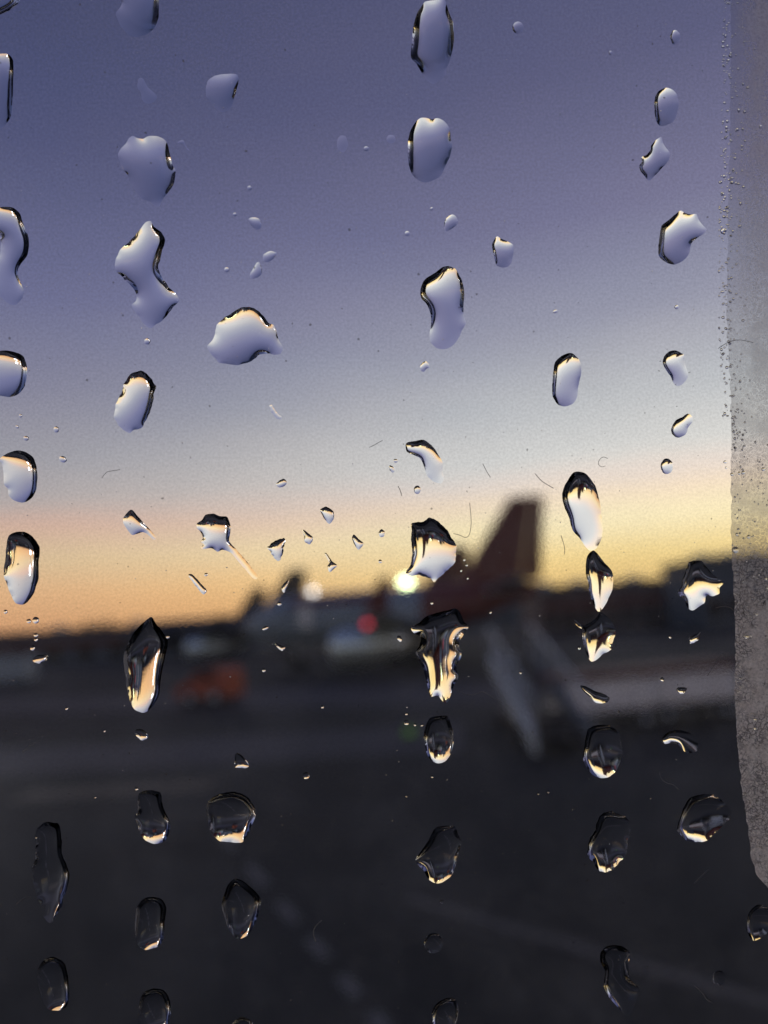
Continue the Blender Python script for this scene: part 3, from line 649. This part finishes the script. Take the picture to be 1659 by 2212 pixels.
(2,2,[(440,1125),(480,1130),(540,1160),(600,1180),(632,1205),(615,1232),(570,1240),(530,1230),(505,1200),(470,1170)],'white wavy sliver of water left of the baggage carts',dict(slope=1.15,jit=1)),
(2,2,[(965,1475),(1000,1430),(1070,1410),(1150,1430),(1200,1490),(1195,1545),(1140,1562),(1110,1545),(1080,1505),(1030,1495),(985,1500)],'dark arch-shaped drop with a white curved edge, lower right',dict(slope=1.1)),
(2,2,[(470,1500),(490,1410),(550,1380),(640,1385),(695,1440),(715,1540),(705,1600),(670,1680),(625,1715),(570,1722),(520,1700),(480,1650),(460,1590)],'dark cup-shaped drop with a white pointed foot, right of centre',dict(slope=1.05)),
(2,2,[(1062,1150),(1075,1135),(1110,1135),(1135,1140),(1115,1170),(1085,1178)],'tiny white droplet above the dark arch-shaped drop',dict(slope=1.2,jit=1)),
(0,3,[(900,170),(960,140),(1040,160),(1060,250),(1100,340),(1105,380),(1090,440),(1060,475),(1005,487),(950,470),(915,430),(895,370),(872,300),(895,290)],'dark bell-shaped drop with a white crescent foot, lower left',dict(slope=1.08)),
(0,3,[(1340,300),(1350,220),(1420,165),(1520,155),(1600,180),(1645,240),(1655,310),(1635,370),(1610,420),(1570,475),(1500,480),(1430,472),(1380,430),(1355,370)],'round dark drop with a wide white foot, lower left of centre',dict(slope=1.15,jit=2.5)),
(0,3,[(240,400),(300,350),(380,350),(400,440),(410,570),(450,640),(450,720),(420,830),(400,900),(360,970),(325,995),(290,950),(265,870),(235,800),(215,690),(225,600),(240,500)],'long dark drop with glittering shoulders, lower far left',dict(slope=1.2,jit=4,steep=True)),
(0,3,[(890,900),(930,845),(990,830),(1050,845),(1080,900),(1070,1000),(1060,1100),(1030,1150),(950,1170),(905,1150),(880,1090),(880,990)],'dark tall oval drop with a white foot, second from bottom, left',dict(slope=1.1)),
(0,3,[(1475,760),(1520,715),(1580,730),(1660,800),(1690,850),(1680,930),(1650,1010),(1610,1075),(1560,1102),(1525,1090),(1480,1030),(1450,940),(1440,870)],'dark tilted drop with a small white foot on the dashed line',dict(slope=1.1)),
(0,3,[(250,1300),(290,1235),(350,1215),(420,1250),(445,1330),(455,1450),(440,1530),(390,1560),(320,1550),(280,1480),(255,1390)],'faint dark oval drop near the bottom left corner',dict(slope=1.05)),
(0,3,[(905,1530),(930,1450),(1000,1420),(1070,1435),(1105,1500),(1110,1590),(1080,1660),(1010,1690),(940,1670),(905,1610)],'dark round drop cut off by the bottom edge, left of centre',dict(slope=1.1)),
(0,3,[(1510,1650),(1560,1605),(1620,1620),(1650,1680),(1600,1740),(1530,1720)],'dark sliver of a drop peeping over the bottom edge, left of centre',dict(slope=1.0)),
(1,3,[(1150,400),(1180,378),(1285,375),(1310,430),(1330,470),(1310,560),(1290,640),(1260,700),(1200,740),(1165,745),(1120,720),(1085,660),(1030,600),(1060,550),(1110,480)],'dark four-sided drop with a white V-shaped foot, lower centre',dict(slope=1.12)),
(1,3,[(1140,1570),(1180,1510),(1250,1480),(1300,1500),(1310,1580),(1280,1680),(1200,1720),(1150,1680)],'dark drop cut off by the bottom edge, right of centre',dict(slope=1.0)),
(1,3,ell(1150,1130,62,66),'faint flat dark smear below the V-footed drop',dict(slope=.6)),
(2,3,[(580,300),(650,275),(720,310),(770,370),(750,480),(720,580),(650,655),(600,668),(550,650),(520,610),(490,560),(500,470),(530,400)],'dark drop with broken glints at its foot, lower right',dict(slope=1.15,jit=4)),
(2,3,[(1100,280),(1140,200),(1220,165),(1310,175),(1380,230),(1420,290),(1390,340),(1330,400),(1270,455),(1200,478),(1120,460),(1070,400),(1075,340)],'broad dark drop with glints along its lower edge near the right strip',dict(slope=1.15,jit=3)),
(2,3,[(1530,930),(1580,880),(1640,890),(1680,950),(1660,1040),(1610,1090),(1560,1110),(1530,1080),(1510,1020)],'dark drop with one white glint at the lower right edge',dict(slope=1.1)),
(2,3,[(570,1190),(620,1145),(700,1145),(760,1190),(750,1270),(760,1360),(820,1420),(800,1500),(760,1590),(730,1595),(690,1550),(620,1470),(590,1400),(600,1310),(570,1250)],'faint long dark drop with a slanted glint near the bottom right',dict(slope=1.1)),
(2,3,ell(1335,1350,45,48),'faint small dark smear in the bottom right corner area',dict(slope=.6)),
]
SPECKS = [(0,0,1522,1392,12),(1,0,1138,1355,10),(1,0,980,1515,18),(2,0,635,350,13),(0,1,137,1037,12),(0,1,115,1108,10),(0,1,172,1182,16),(0,1,955,555,18),(0,0,1470,1750,20),
(2,1,280,360,14),(2,1,1065,333,13),(1,1,905,1327,15),(0,2,235,797,13),(0,2,237,825,11),(0,2,215,880,18),(0,2,435,1270,10),(0,2,680,1415,10),(0,2,1085,808,14),(0,2,40,645,12),(0,2,1335,405,12),
(1,2,150,595,14),(1,2,805,320,11),(1,2,50,1025,11),(1,2,430,1262,10),(1,2,975,1363,15),(1,2,1030,1377,9),(1,2,1075,1380,9),(1,2,1140,590,12),(1,2,975,1307,9),(1,2,1350,310,9),(1,2,1365,345,8),(1,2,1330,380,8),(1,2,1372,430,7),
(2,2,1023,808,11),(2,2,972,1083,15),(2,2,435,880,12),(1,3,325,48,20),(1,3,1142,55,9),(1,3,975,180,8),(1,3,1203,862,14),(2,3,172,163,10),(2,3,235,153,10),(0,3,240,443,9),(1,2,1520,650,9),(2,2,55,1040,9),(0,3,620,185,8),(0,3,885,130,12),
(2,0,1365,1503,17),(2,0,1605,830,14),(2,1,1378,1335,10),(2,1,1385,1372,8),(2,1,1423,1415,10),(2,1,1470,1408,11),(2,1,1495,1404,12),(2,1,1625,1382,13),(2,2,1445,245,20),(2,2,1455,145,12),(2,2,1530,160,13),(2,2,1512,800,20),(2,2,1570,1335,14),(2,2,1572,1392,18),(2,2,1460,1160,14),(2,2,1580,660,12),(2,2,1640,430,13),(2,2,1650,490,11),(2,2,1545,800,10),(2,3,1560,405,13),(2,3,1555,520,10),(2,3,1572,550,10),(2,3,1580,85,12)]
BIG = []
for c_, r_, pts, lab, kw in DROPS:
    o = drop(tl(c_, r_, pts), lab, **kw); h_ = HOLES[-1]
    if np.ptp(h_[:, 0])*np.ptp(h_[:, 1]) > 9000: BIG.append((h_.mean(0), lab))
def clause(l):
    for w in (' with ', ', ', ' cut off', ' below the', ' above the', ' before the', ' standing'):
        l = l.split(w)[0]
    return l
CL = [clause(l) for _, l in BIG]
CL = [c_ if CL.count(c_) == 1 else l for c_, (_, l) in zip(CL, BIG)]
WHERE = ['right of', 'lower right of', 'below', 'lower left of', 'left of', 'upper left of', 'above', 'upper right of']
used = set()
def speck_label(p):
    order = sorted(range(len(BIG)), key=lambda i: np.hypot(*(BIG[i][0]-p)))
    for word in ('tiny', 'minute', 'very small', 'pinpoint'):
        for i in order[:5]:
            d = p - BIG[i][0]; w = WHERE[int(round(math.degrees(math.atan2(d[1], d[0]))/45)) % 8]
            l = word + ' speck of water ' + w + ' the ' + CL[i]
            if l not in used and len(l.split()) <= 16: used.add(l); return l
    return 'tiny speck of water between the larger drops'
for c_, r_, x, y, rr in SPECKS:
    onstrip = c_ == 2 and x > 1340
    drop(tl(c_, r_, ell(x, y, rr*rng.uniform(.8, 1.25), rr*rng.uniform(.8, 1.15), 9, rng.uniform(-.6, .6))),
         speck_label(np.array((c_*1659 + x, r_*1659 + y), float)),
         slope=rng.uniform(.8, 1.25), jit=rr*.06, res=max(2.6, rr/3.2), name='droplet', cat='droplet',
         group='tiny beads along the crackled strip' if onstrip else 'tiny specks of water on the pane')

# ------------------------------------------------------------------ grime film: dry dirt everywhere but under the drops
def film_mat():
    m = bpy.data.materials.new('grime'); m.use_nodes = True; t = m.node_tree; t.nodes.clear()
    tx = N('ShaderNodeTexCoord', t)
    def nz(scale, detail=3, rough=.6):
        n = N('ShaderNodeTexNoise', t); n.inputs['Scale'].default_value = scale; n.inputs['Detail'].default_value = detail
        n.inputs['Roughness'].default_value = rough; t.links.new(tx.outputs['Object'], n.inputs['Vector']); return n.outputs['Fac']
    g = ramp_n(t, nz(5200, 1), [(.3, (.77, .77, .77)), (.7, (.88, .88, .88))])
    tr = N('ShaderNodeBsdfTransparent', t); t.links.new(g, tr.inputs[0])
    tl_ = N('ShaderNodeBsdfTranslucent', t); tl_.inputs[0].default_value = (.8, .82, .85, 1)
    mx = N('ShaderNodeMixShader', t)
    smear = math_n(t, 'MULTIPLY_ADD', nz(75, 4, .7), 4.0, -1.6, clamp=True)
    t.links.new(math_n(t, 'MULTIPLY_ADD', math_n(t, 'MULTIPLY', nz(700, 2, .75), smear), .085, .009, clamp=True), mx.inputs[0])
    t.links.new(tr.outputs[0], mx.inputs[1]); t.links.new(tl_.outputs[0], mx.inputs[2])
    o = N('ShaderNodeOutputMaterial', t); t.links.new(mx.outputs[0], o.inputs[0])
    return m
vv = []; fcs = []
bx = [(-14400, -10000), (5700, -10000), (5700, 18400), (-14400, 18400)]
cells = [bx] + [h.tolist()[::-1] for h in HOLES]
for cpts in cells:
    k = len(vv); vv += [Vector(((x-2488.5)/1000, -(y-3318)/1000)) for x, y in cpts]; fcs.append(list(range(k, k+len(cpts)))[::-1] if cpts is bx else list(range(k, k+len(cpts)))[::-1])
vc, _, fc, _, _, of = geometry.delaunay_2d_cdt(vv, [], fcs, 0, 1e-7)
keep = [tuple(f_) for f_, o_ in zip(fc, of) if not any(i > 0 for i in o_)]
me = mesh('grime_film', [(p.x*1000*K, p.y*1000*K, -1.1e-5) for p in vc], keep)
obj('grime_film', me, film_mat(), win)

# the drops go on beyond the part of the pane that is in view
bm = bmesh.new(); src = [o for o in bpy.data.objects if o.name.startswith('raindrop') and o.type == 'MESH']
src = [o for o in src if len(o.data.vertices) > 300]
for gx0, gx1, gy0, gy1, cnt in ((-6500, -320, -3000, 9500, 105), (-200, 4500, -3400, -420, 26), (-200, 5300, 7000, 10000, 30)):
    done = []
    for k in range(cnt):
        for tries in range(30):
            gx = gx0 + (round(rng.uniform(0, (gx1-gx0)/620))*620) + rng.gauss(0, 70); gx = min(max(gx, gx0), gx1); gy = rng.uniform(gy0, gy1)
            if all(abs(gx-a) > 330 or abs(gy-b) > 430 for a, b in done): break
        else: continue
        done.append((gx, gy)); X, Y = pl(gx, gy); n0 = len(bm.verts)
        bm.from_mesh(rng.choice(src).data); bm.verts.ensure_lookup_table()
        bmesh.ops.translate(bm, vec=(X, Y, 0), verts=bm.verts[n0:])
me = bpy.data.meshes.new('outer_raindrops'); bm.to_mesh(me); bm.free()
o = obj('outer_raindrops', me, M['water']); o.matrix_world = WIN @ Matrix.Translation((0, 0, -2.2e-5))
tag(o, 'further raindrops on the pane beyond the edges of the view', 'raindrops', kind='stuff')

# ------------------------------------------------------------------ crackled residue along the right edge of the pane
def residue_mat():
    m = bpy.data.materials.new('residue'); m.use_nodes = True; t = m.node_tree; t.nodes.clear()
    tx = N('ShaderNodeTexCoord', t); sp = N('ShaderNodeSeparateXYZ', t); t.links.new(tx.outputs['Object'], sp.inputs[0])
    def nz(scale, detail=3, rough=.6):
        n = N('ShaderNodeTexNoise', t); n.inputs['Scale'].default_value = scale; n.inputs['Detail'].default_value = detail
        n.inputs['Roughness'].default_value = rough; t.links.new(tx.outputs['Object'], n.inputs['Vector']); return n
    wv = N('ShaderNodeVectorMath', t, operation='MULTIPLY_ADD'); n0 = nz(900, 3)
    t.links.new(n0.outputs['Color'], wv.inputs[0]); wv.inputs[1].default_value = (1.4e-3, 1.4e-3, 0); t.links.new(tx.outputs['Object'], wv.inputs[2])
    def vor(scale):
        v = N('ShaderNodeTexVoronoi', t, feature='DISTANCE_TO_EDGE'); v.inputs['Scale'].default_value = scale
        t.links.new(wv.outputs[0], v.inputs['Vector']); return v.outputs['Distance']
    grain = nz(5200, 4, .75).outputs['Fac']
    patch = math_n(t, 'MULTIPLY_ADD', nz(380, 3).outputs['Fac'], -5.0, 3.0, clamp=True)          # where cracks open
    crack = math_n(t, 'MAXIMUM', math_n(t, 'MULTIPLY_ADD', vor(3300), 5.0, math_n(t, 'MULTIPLY', grain, .55), clamp=True), patch)
    pit = math_n(t, 'MULTIPLY_ADD', nz(1150, 4, .7).outputs['Fac'], 7.0, -1.75, clamp=True)       # holes and rivulets
    body = math_n(t, 'MULTIPLY', math_n(t, 'MULTIPLY', crack, pit), math_n(t, 'MULTIPLY_ADD', grain, 1.1, .38, clamp=True), clamp=True)
    # the deposit thins out towards its top
    thin = N('ShaderNodeMapRange', t); t.links.new(sp.outputs[1], thin.inputs[0]); thin.inputs[1].default_value = -.0085; thin.inputs[2].default_value = -.001
    thin.inputs[3].default_value = 1.0; thin.inputs[4].default_value = .50
    at_ = N('ShaderNodeAttribute', t); at_.attribute_name = 'inner'
    low = N('ShaderNodeMapRange', t); t.links.new(sp.outputs[1], low.inputs[0]); low.inputs[1].default_value = .004; low.inputs[2].default_value = .020
    low.inputs[3].default_value = 1.0; low.inputs[4].default_value = 0.0
    fac = math_n(t, 'MULTIPLY', math_n(t, 'MULTIPLY', body, thin.outputs[0]), math_n(t, 'MAXIMUM', at_.outputs['Fac'], low.outputs[0]), clamp=True)
    tr = N('ShaderNodeBsdfTransparent', t); tr.inputs[0].default_value = (.82, .82, .82, 1)
    col = ramp_n(t, nz(1100, 4).outputs['Fac'], [(.3, (.92, .83, .74)), (.7, (1, .95, .88))])
    tl_ = N('ShaderNodeBsdfTranslucent', t); t.links.new(col, tl_.inputs[0])
    df = N('ShaderNodeBsdfDiffuse', t); t.links.new(col, df.inputs[0])
    bp = N('ShaderNodeBump', t); bp.inputs['Distance'].default_value = 1.2e-4; t.links.new(body, bp.inputs['Height'])
    t.links.new(bp.outputs[0], tl_.inputs['Normal']); t.links.new(bp.outputs[0], df.inputs['Normal'])
    m1 = N('ShaderNodeMixShader', t); m1.inputs[0].default_value = .03; t.links.new(tl_.outputs[0], m1.inputs[1]); t.links.new(df.outputs[0], m1.inputs[2])
    mx = N('ShaderNodeMixShader', t); t.links.new(fac, mx.inputs[0]); t.links.new(tr.outputs[0], mx.inputs[1]); t.links.new(m1.outputs[0], mx.inputs[2])
    o = N('ShaderNodeOutputMaterial', t); t.links.new(mx.outputs[0], o.inputs[0])
    return m
EDGE = [(-900, 1575), (0, 1577), (300, 1574), (500, 1570), (700, 1569), (850, 1578), (1000, 1579), (1150, 1578), (1250, 1583), (1400, 1588), (1500, 1586), (1600, 1591), (1700, 1601), (1780, 1612), (1850, 1622), (1890, 1634), (1925, 1665), (1960, 1730), (1990, 1850)]
ys = np.arange(-900, 1990, 5.0); ed = np.interp(ys, [a for a, b in EDGE], [b for a, b in EDGE])
er = np.random.RandomState(3); wob = np.convolve(er.randn(len(ys)), np.ones(3)/3, 'same')*1.6
ed = ed + wob
xs = np.concatenate([np.arange(0, 110, 5.0), np.arange(110, 500, 20.0)])
v = []; f = []
for i, y in enumerate(ys):
    for j, x in enumerate(xs):
        gx = (ed[i] + x*(1900-ed[i])/480 if True else 0); X, Y = pl(gx*3, y*3)
        v.append((X, Y, -3e-5 - 6e-5*er.rand()*(0 if j == 0 else 1)))
nx = len(xs)
for i in range(len(ys)-1):
    for j in range(nx-1): f.append((i*nx+j, (i+1)*nx+j, (i+1)*nx+j+1, i*nx+j+1))
me = mesh('residue_strip', v, f, True); ia = me.attributes.new('inner', 'FLOAT', 'POINT')
ia.data.foreach_set('value', np.tile(np.clip(xs*.66/60, 0, 1)**.8, len(ys)))
o = obj('residue_strip', me, residue_mat()); o.matrix_world = WIN
tag(o, 'crackled grey dried residue strip down the right side of the pane', 'residue')

# fine beads of condensation along the upper border of the strip: too fine to pick apart
v = []; f = []
def bead(gx, gy, r, hgt=.13):
    k = len(v); n = 8; X, Y = pl(gx, gy); rr = r*K
    st_ = rng.uniform(.8, 1.25)
    for s_, z_ in ((1, 0), (.82, .35), (.45, .8)):
        for i in range(n):
            a = 2*math.pi*i/n; v.append((X + rr*s_*math.cos(a)*st_, Y + rr*s_*math.sin(a)/st_, -3.2e-5 - rr*hgt*z_*1.2))
    v.append((X, Y, -3.2e-5 - rr*hgt*1.2)); v.append((X, Y, -3.2e-5))
    for l in range(2):
        for i in range(n): f.append((k+l*n+i, k+(l+1)*n+i, k+(l+1)*n+(i+1) % n, k+l*n+(i+1) % n))
    for i in range(n): f.append((k+2*n+i, k+3*n, k+2*n+(i+1) % n)); f.append((k+i, k+(i+1) % n, k+3*n+1))
for i in range(520):
    y = rng.uniform(-60, 980); xe = float(np.interp(y, [a for a, b in EDGE], [b for a, b in EDGE])) - 18*(y < 900)
    x = xe + abs(rng.gauss(0, 24)); bead(x*3, y*3, rng.choice([4, 5, 6, 7, 9])*rng.uniform(.7, 1.2))
for i in range(420):
    y = rng.uniform(980, 1900); xe = float(np.interp(y, [a for a, b in EDGE], [b for a, b in EDGE]))
    bead((xe + rng.uniform(0, 110))*3, y*3, rng.choice([4, 5, 7])*rng.uniform(.7, 1.2))
for i in range(300):
    bead(rng.uniform(0, 4700), rng.uniform(0, 6600), rng.choice([2.5, 3, 4])*rng.uniform(.7, 1.3))
o = obj('condensation', mesh('condensation', v, f, True), M['water']); o.matrix_world = WIN
tag(o, 'fine beads of condensation along the strip and across the pane', 'condensation', kind='stuff')

# dust specks on the dry glass
v = []; f = []
for i in range(420):
    gx, gy = rng.uniform(0, 4680), rng.uniform(0, 6600); r = rng.choice([3, 4, 4, 6, 8])*rng.uniform(.6, 1.3); X, Y = pl(gx, gy); k = len(v); n = 7
    ph = rng.uniform(0, 6.28); stx = rng.uniform(.4, 1)
    for z_ in (-1.5e-5, -3.5e-5):
        for j in range(n):
            a = 2*math.pi*j/n; q_ = r*K*rng.uniform(.6, 1.2)
            v.append((X + q_*(math.cos(a)*math.cos(ph) - stx*math.sin(a)*math.sin(ph)), Y + q_*(math.cos(a)*math.sin(ph) + stx*math.sin(a)*math.cos(ph)), z_))
    f += [tuple(range(k, k+n)), tuple(range(k+n, k+2*n))[::-1]] + [(k+j, k+n+j, k+n+(j+1) % n, k+(j+1) % n) for j in range(n)]
def dust_mat(name, col, fac):
    m = bpy.data.materials.new(name); m.use_nodes = True; t = m.node_tree; t.nodes.clear()
    a = N('ShaderNodeBsdfTranslucent', t); a.inputs[0].default_value = (*col, 1)
    b = N('ShaderNodeBsdfDiffuse', t); b.inputs[0].default_value = (*col, 1); tr = N('ShaderNodeBsdfTransparent', t)
    m1 = N('ShaderNodeMixShader', t); m1.inputs[0].default_value = .5; t.links.new(a.outputs[0], m1.inputs[1]); t.links.new(b.outputs[0], m1.inputs[2])
    m2 = N('ShaderNodeMixShader', t); m2.inputs[0].default_value = fac; t.links.new(tr.outputs[0], m2.inputs[1]); t.links.new(m1.outputs[0], m2.inputs[2])
    o_ = N('ShaderNodeOutputMaterial', t); t.links.new(m2.outputs[0], o_.inputs[0]); return m
o = obj('dust', mesh('dust', v, f), dust_mat('dust', (.3, .28, .25), .35)); o.matrix_world = WIN
tag(o, 'scattered dust specks on the dry glass', 'dust', kind='stuff')

# hairs and lint stuck to the glass
FM = dust_mat('lint', (.5, .48, .45), .45)
FIB = [(2,1,[(150,1410),(190,1455),(235,1485),(270,1505)],5,'short dark hair between the red fin and the long tapering drop'),
(1,2,[(1385,-60),(1395,60),(1385,140),(1360,165),(1320,150),(1280,140)],4,'curling brown hair right of the house-shaped drop'),
(1,1,[(1470,1345),(1495,1395),(1520,1435)],4,'short faint hair upper left of the red fin'),
(2,2,[(318,150),(335,205),(342,240),(340,275)],4,'short bent hair right of the red fin, before the yellow sky'),
(2,1,[(622,1312),(590,1303),(565,1325),(562,1350),(580,1366),(606,1360)],3.5,'tiny curled loop of hair in the pale sky, right'),
(1,2,[(1300,1155),(1380,1185),(1430,1178),(1470,1165),(1540,1205),(1600,1240)],3.5,'pale wavy hair right of the largest black drop'),
(1,3,[(425,985),(385,1025),(372,1065),(385,1120)],5,'pale curved hair beside the dashed line, lower centre'),
(2,3,[(955,30),(965,65),(1000,95),(1045,108),(1078,138)],4,'pale wavy hair above the broad dark drop, lower right'),
(2,3,[(1268,655),(1225,695),(1180,742)],4,'faint straight hair below the broad dark drop, lower right'),
(2,3,[(1180,1405),(1225,1445),(1255,1490),(1290,1512)],5,'faint bent hair in the bottom right corner area'),
(0,2,[(148,1552),(190,1520),(232,1494)],4,'pale straight scratch of lint at lower far left'),
(2,1,[(1335,600),(1400,560),(1470,545),(1560,562)],4,'dark hair crossing onto the crackled strip'),
(2,2,[(1265,1060),(1310,990),(1345,930),(1365,915),(1390,945)],3,'faint bent hair left of the crackled strip'),
(2,2,[(1320,622),(1360,612),(1410,618),(1445,650)],3.5,'fine pale hair beside the ragged winged drop'),
(0,1,[(660,1440),(690,1402),(730,1392),(778,1384)],3.5,'faint bent lint in the grey sky, left'),
(0,3,[(110,880),(150,845),(205,828)],3,'faint thin hair left of the glittering long drop'),
(1,1,[(735,1240),(765,1225),(800,1205),(820,1195)],4,'faint short lint in the pale sky left of the boomerang drop'),
(1,1,[(920,1490),(935,1520),(945,1555)],5,'faint smudge of lint below left of the boomerang drop')]
for c_, r_, pts, w_, lab in FIB:
    p = np.array(tl(c_, r_, pts), float); out = []
    for i in range(len(p)-1):
        p0, p1, p2, p3 = p[max(i-1, 0)], p[i], p[i+1], p[min(i+2, len(p)-1)]
        for j in range(5):
            t = j/5; out.append((2*t**3-3*t**2+1)*p1 + (t**3-2*t**2+t)*(p2-p0)/2 + (-2*t**3+3*t**2)*p2 + (t**3-t**2)*(p3-p1)/2)
    out.append(p[-1]); c0 = np.mean(out, 0)
    o = tube('hair', [((q_[0]-c0[0])*K, -(q_[1]-c0[1])*K, 0) for q_ in out], w_*K*.62, FM, None, 6)
    X, Y = pl(*c0); o.matrix_world = WIN @ Matrix.Translation((X, Y, -6e-5)); tag(o, lab, 'hair', 'hairs and lint stuck to the pane')
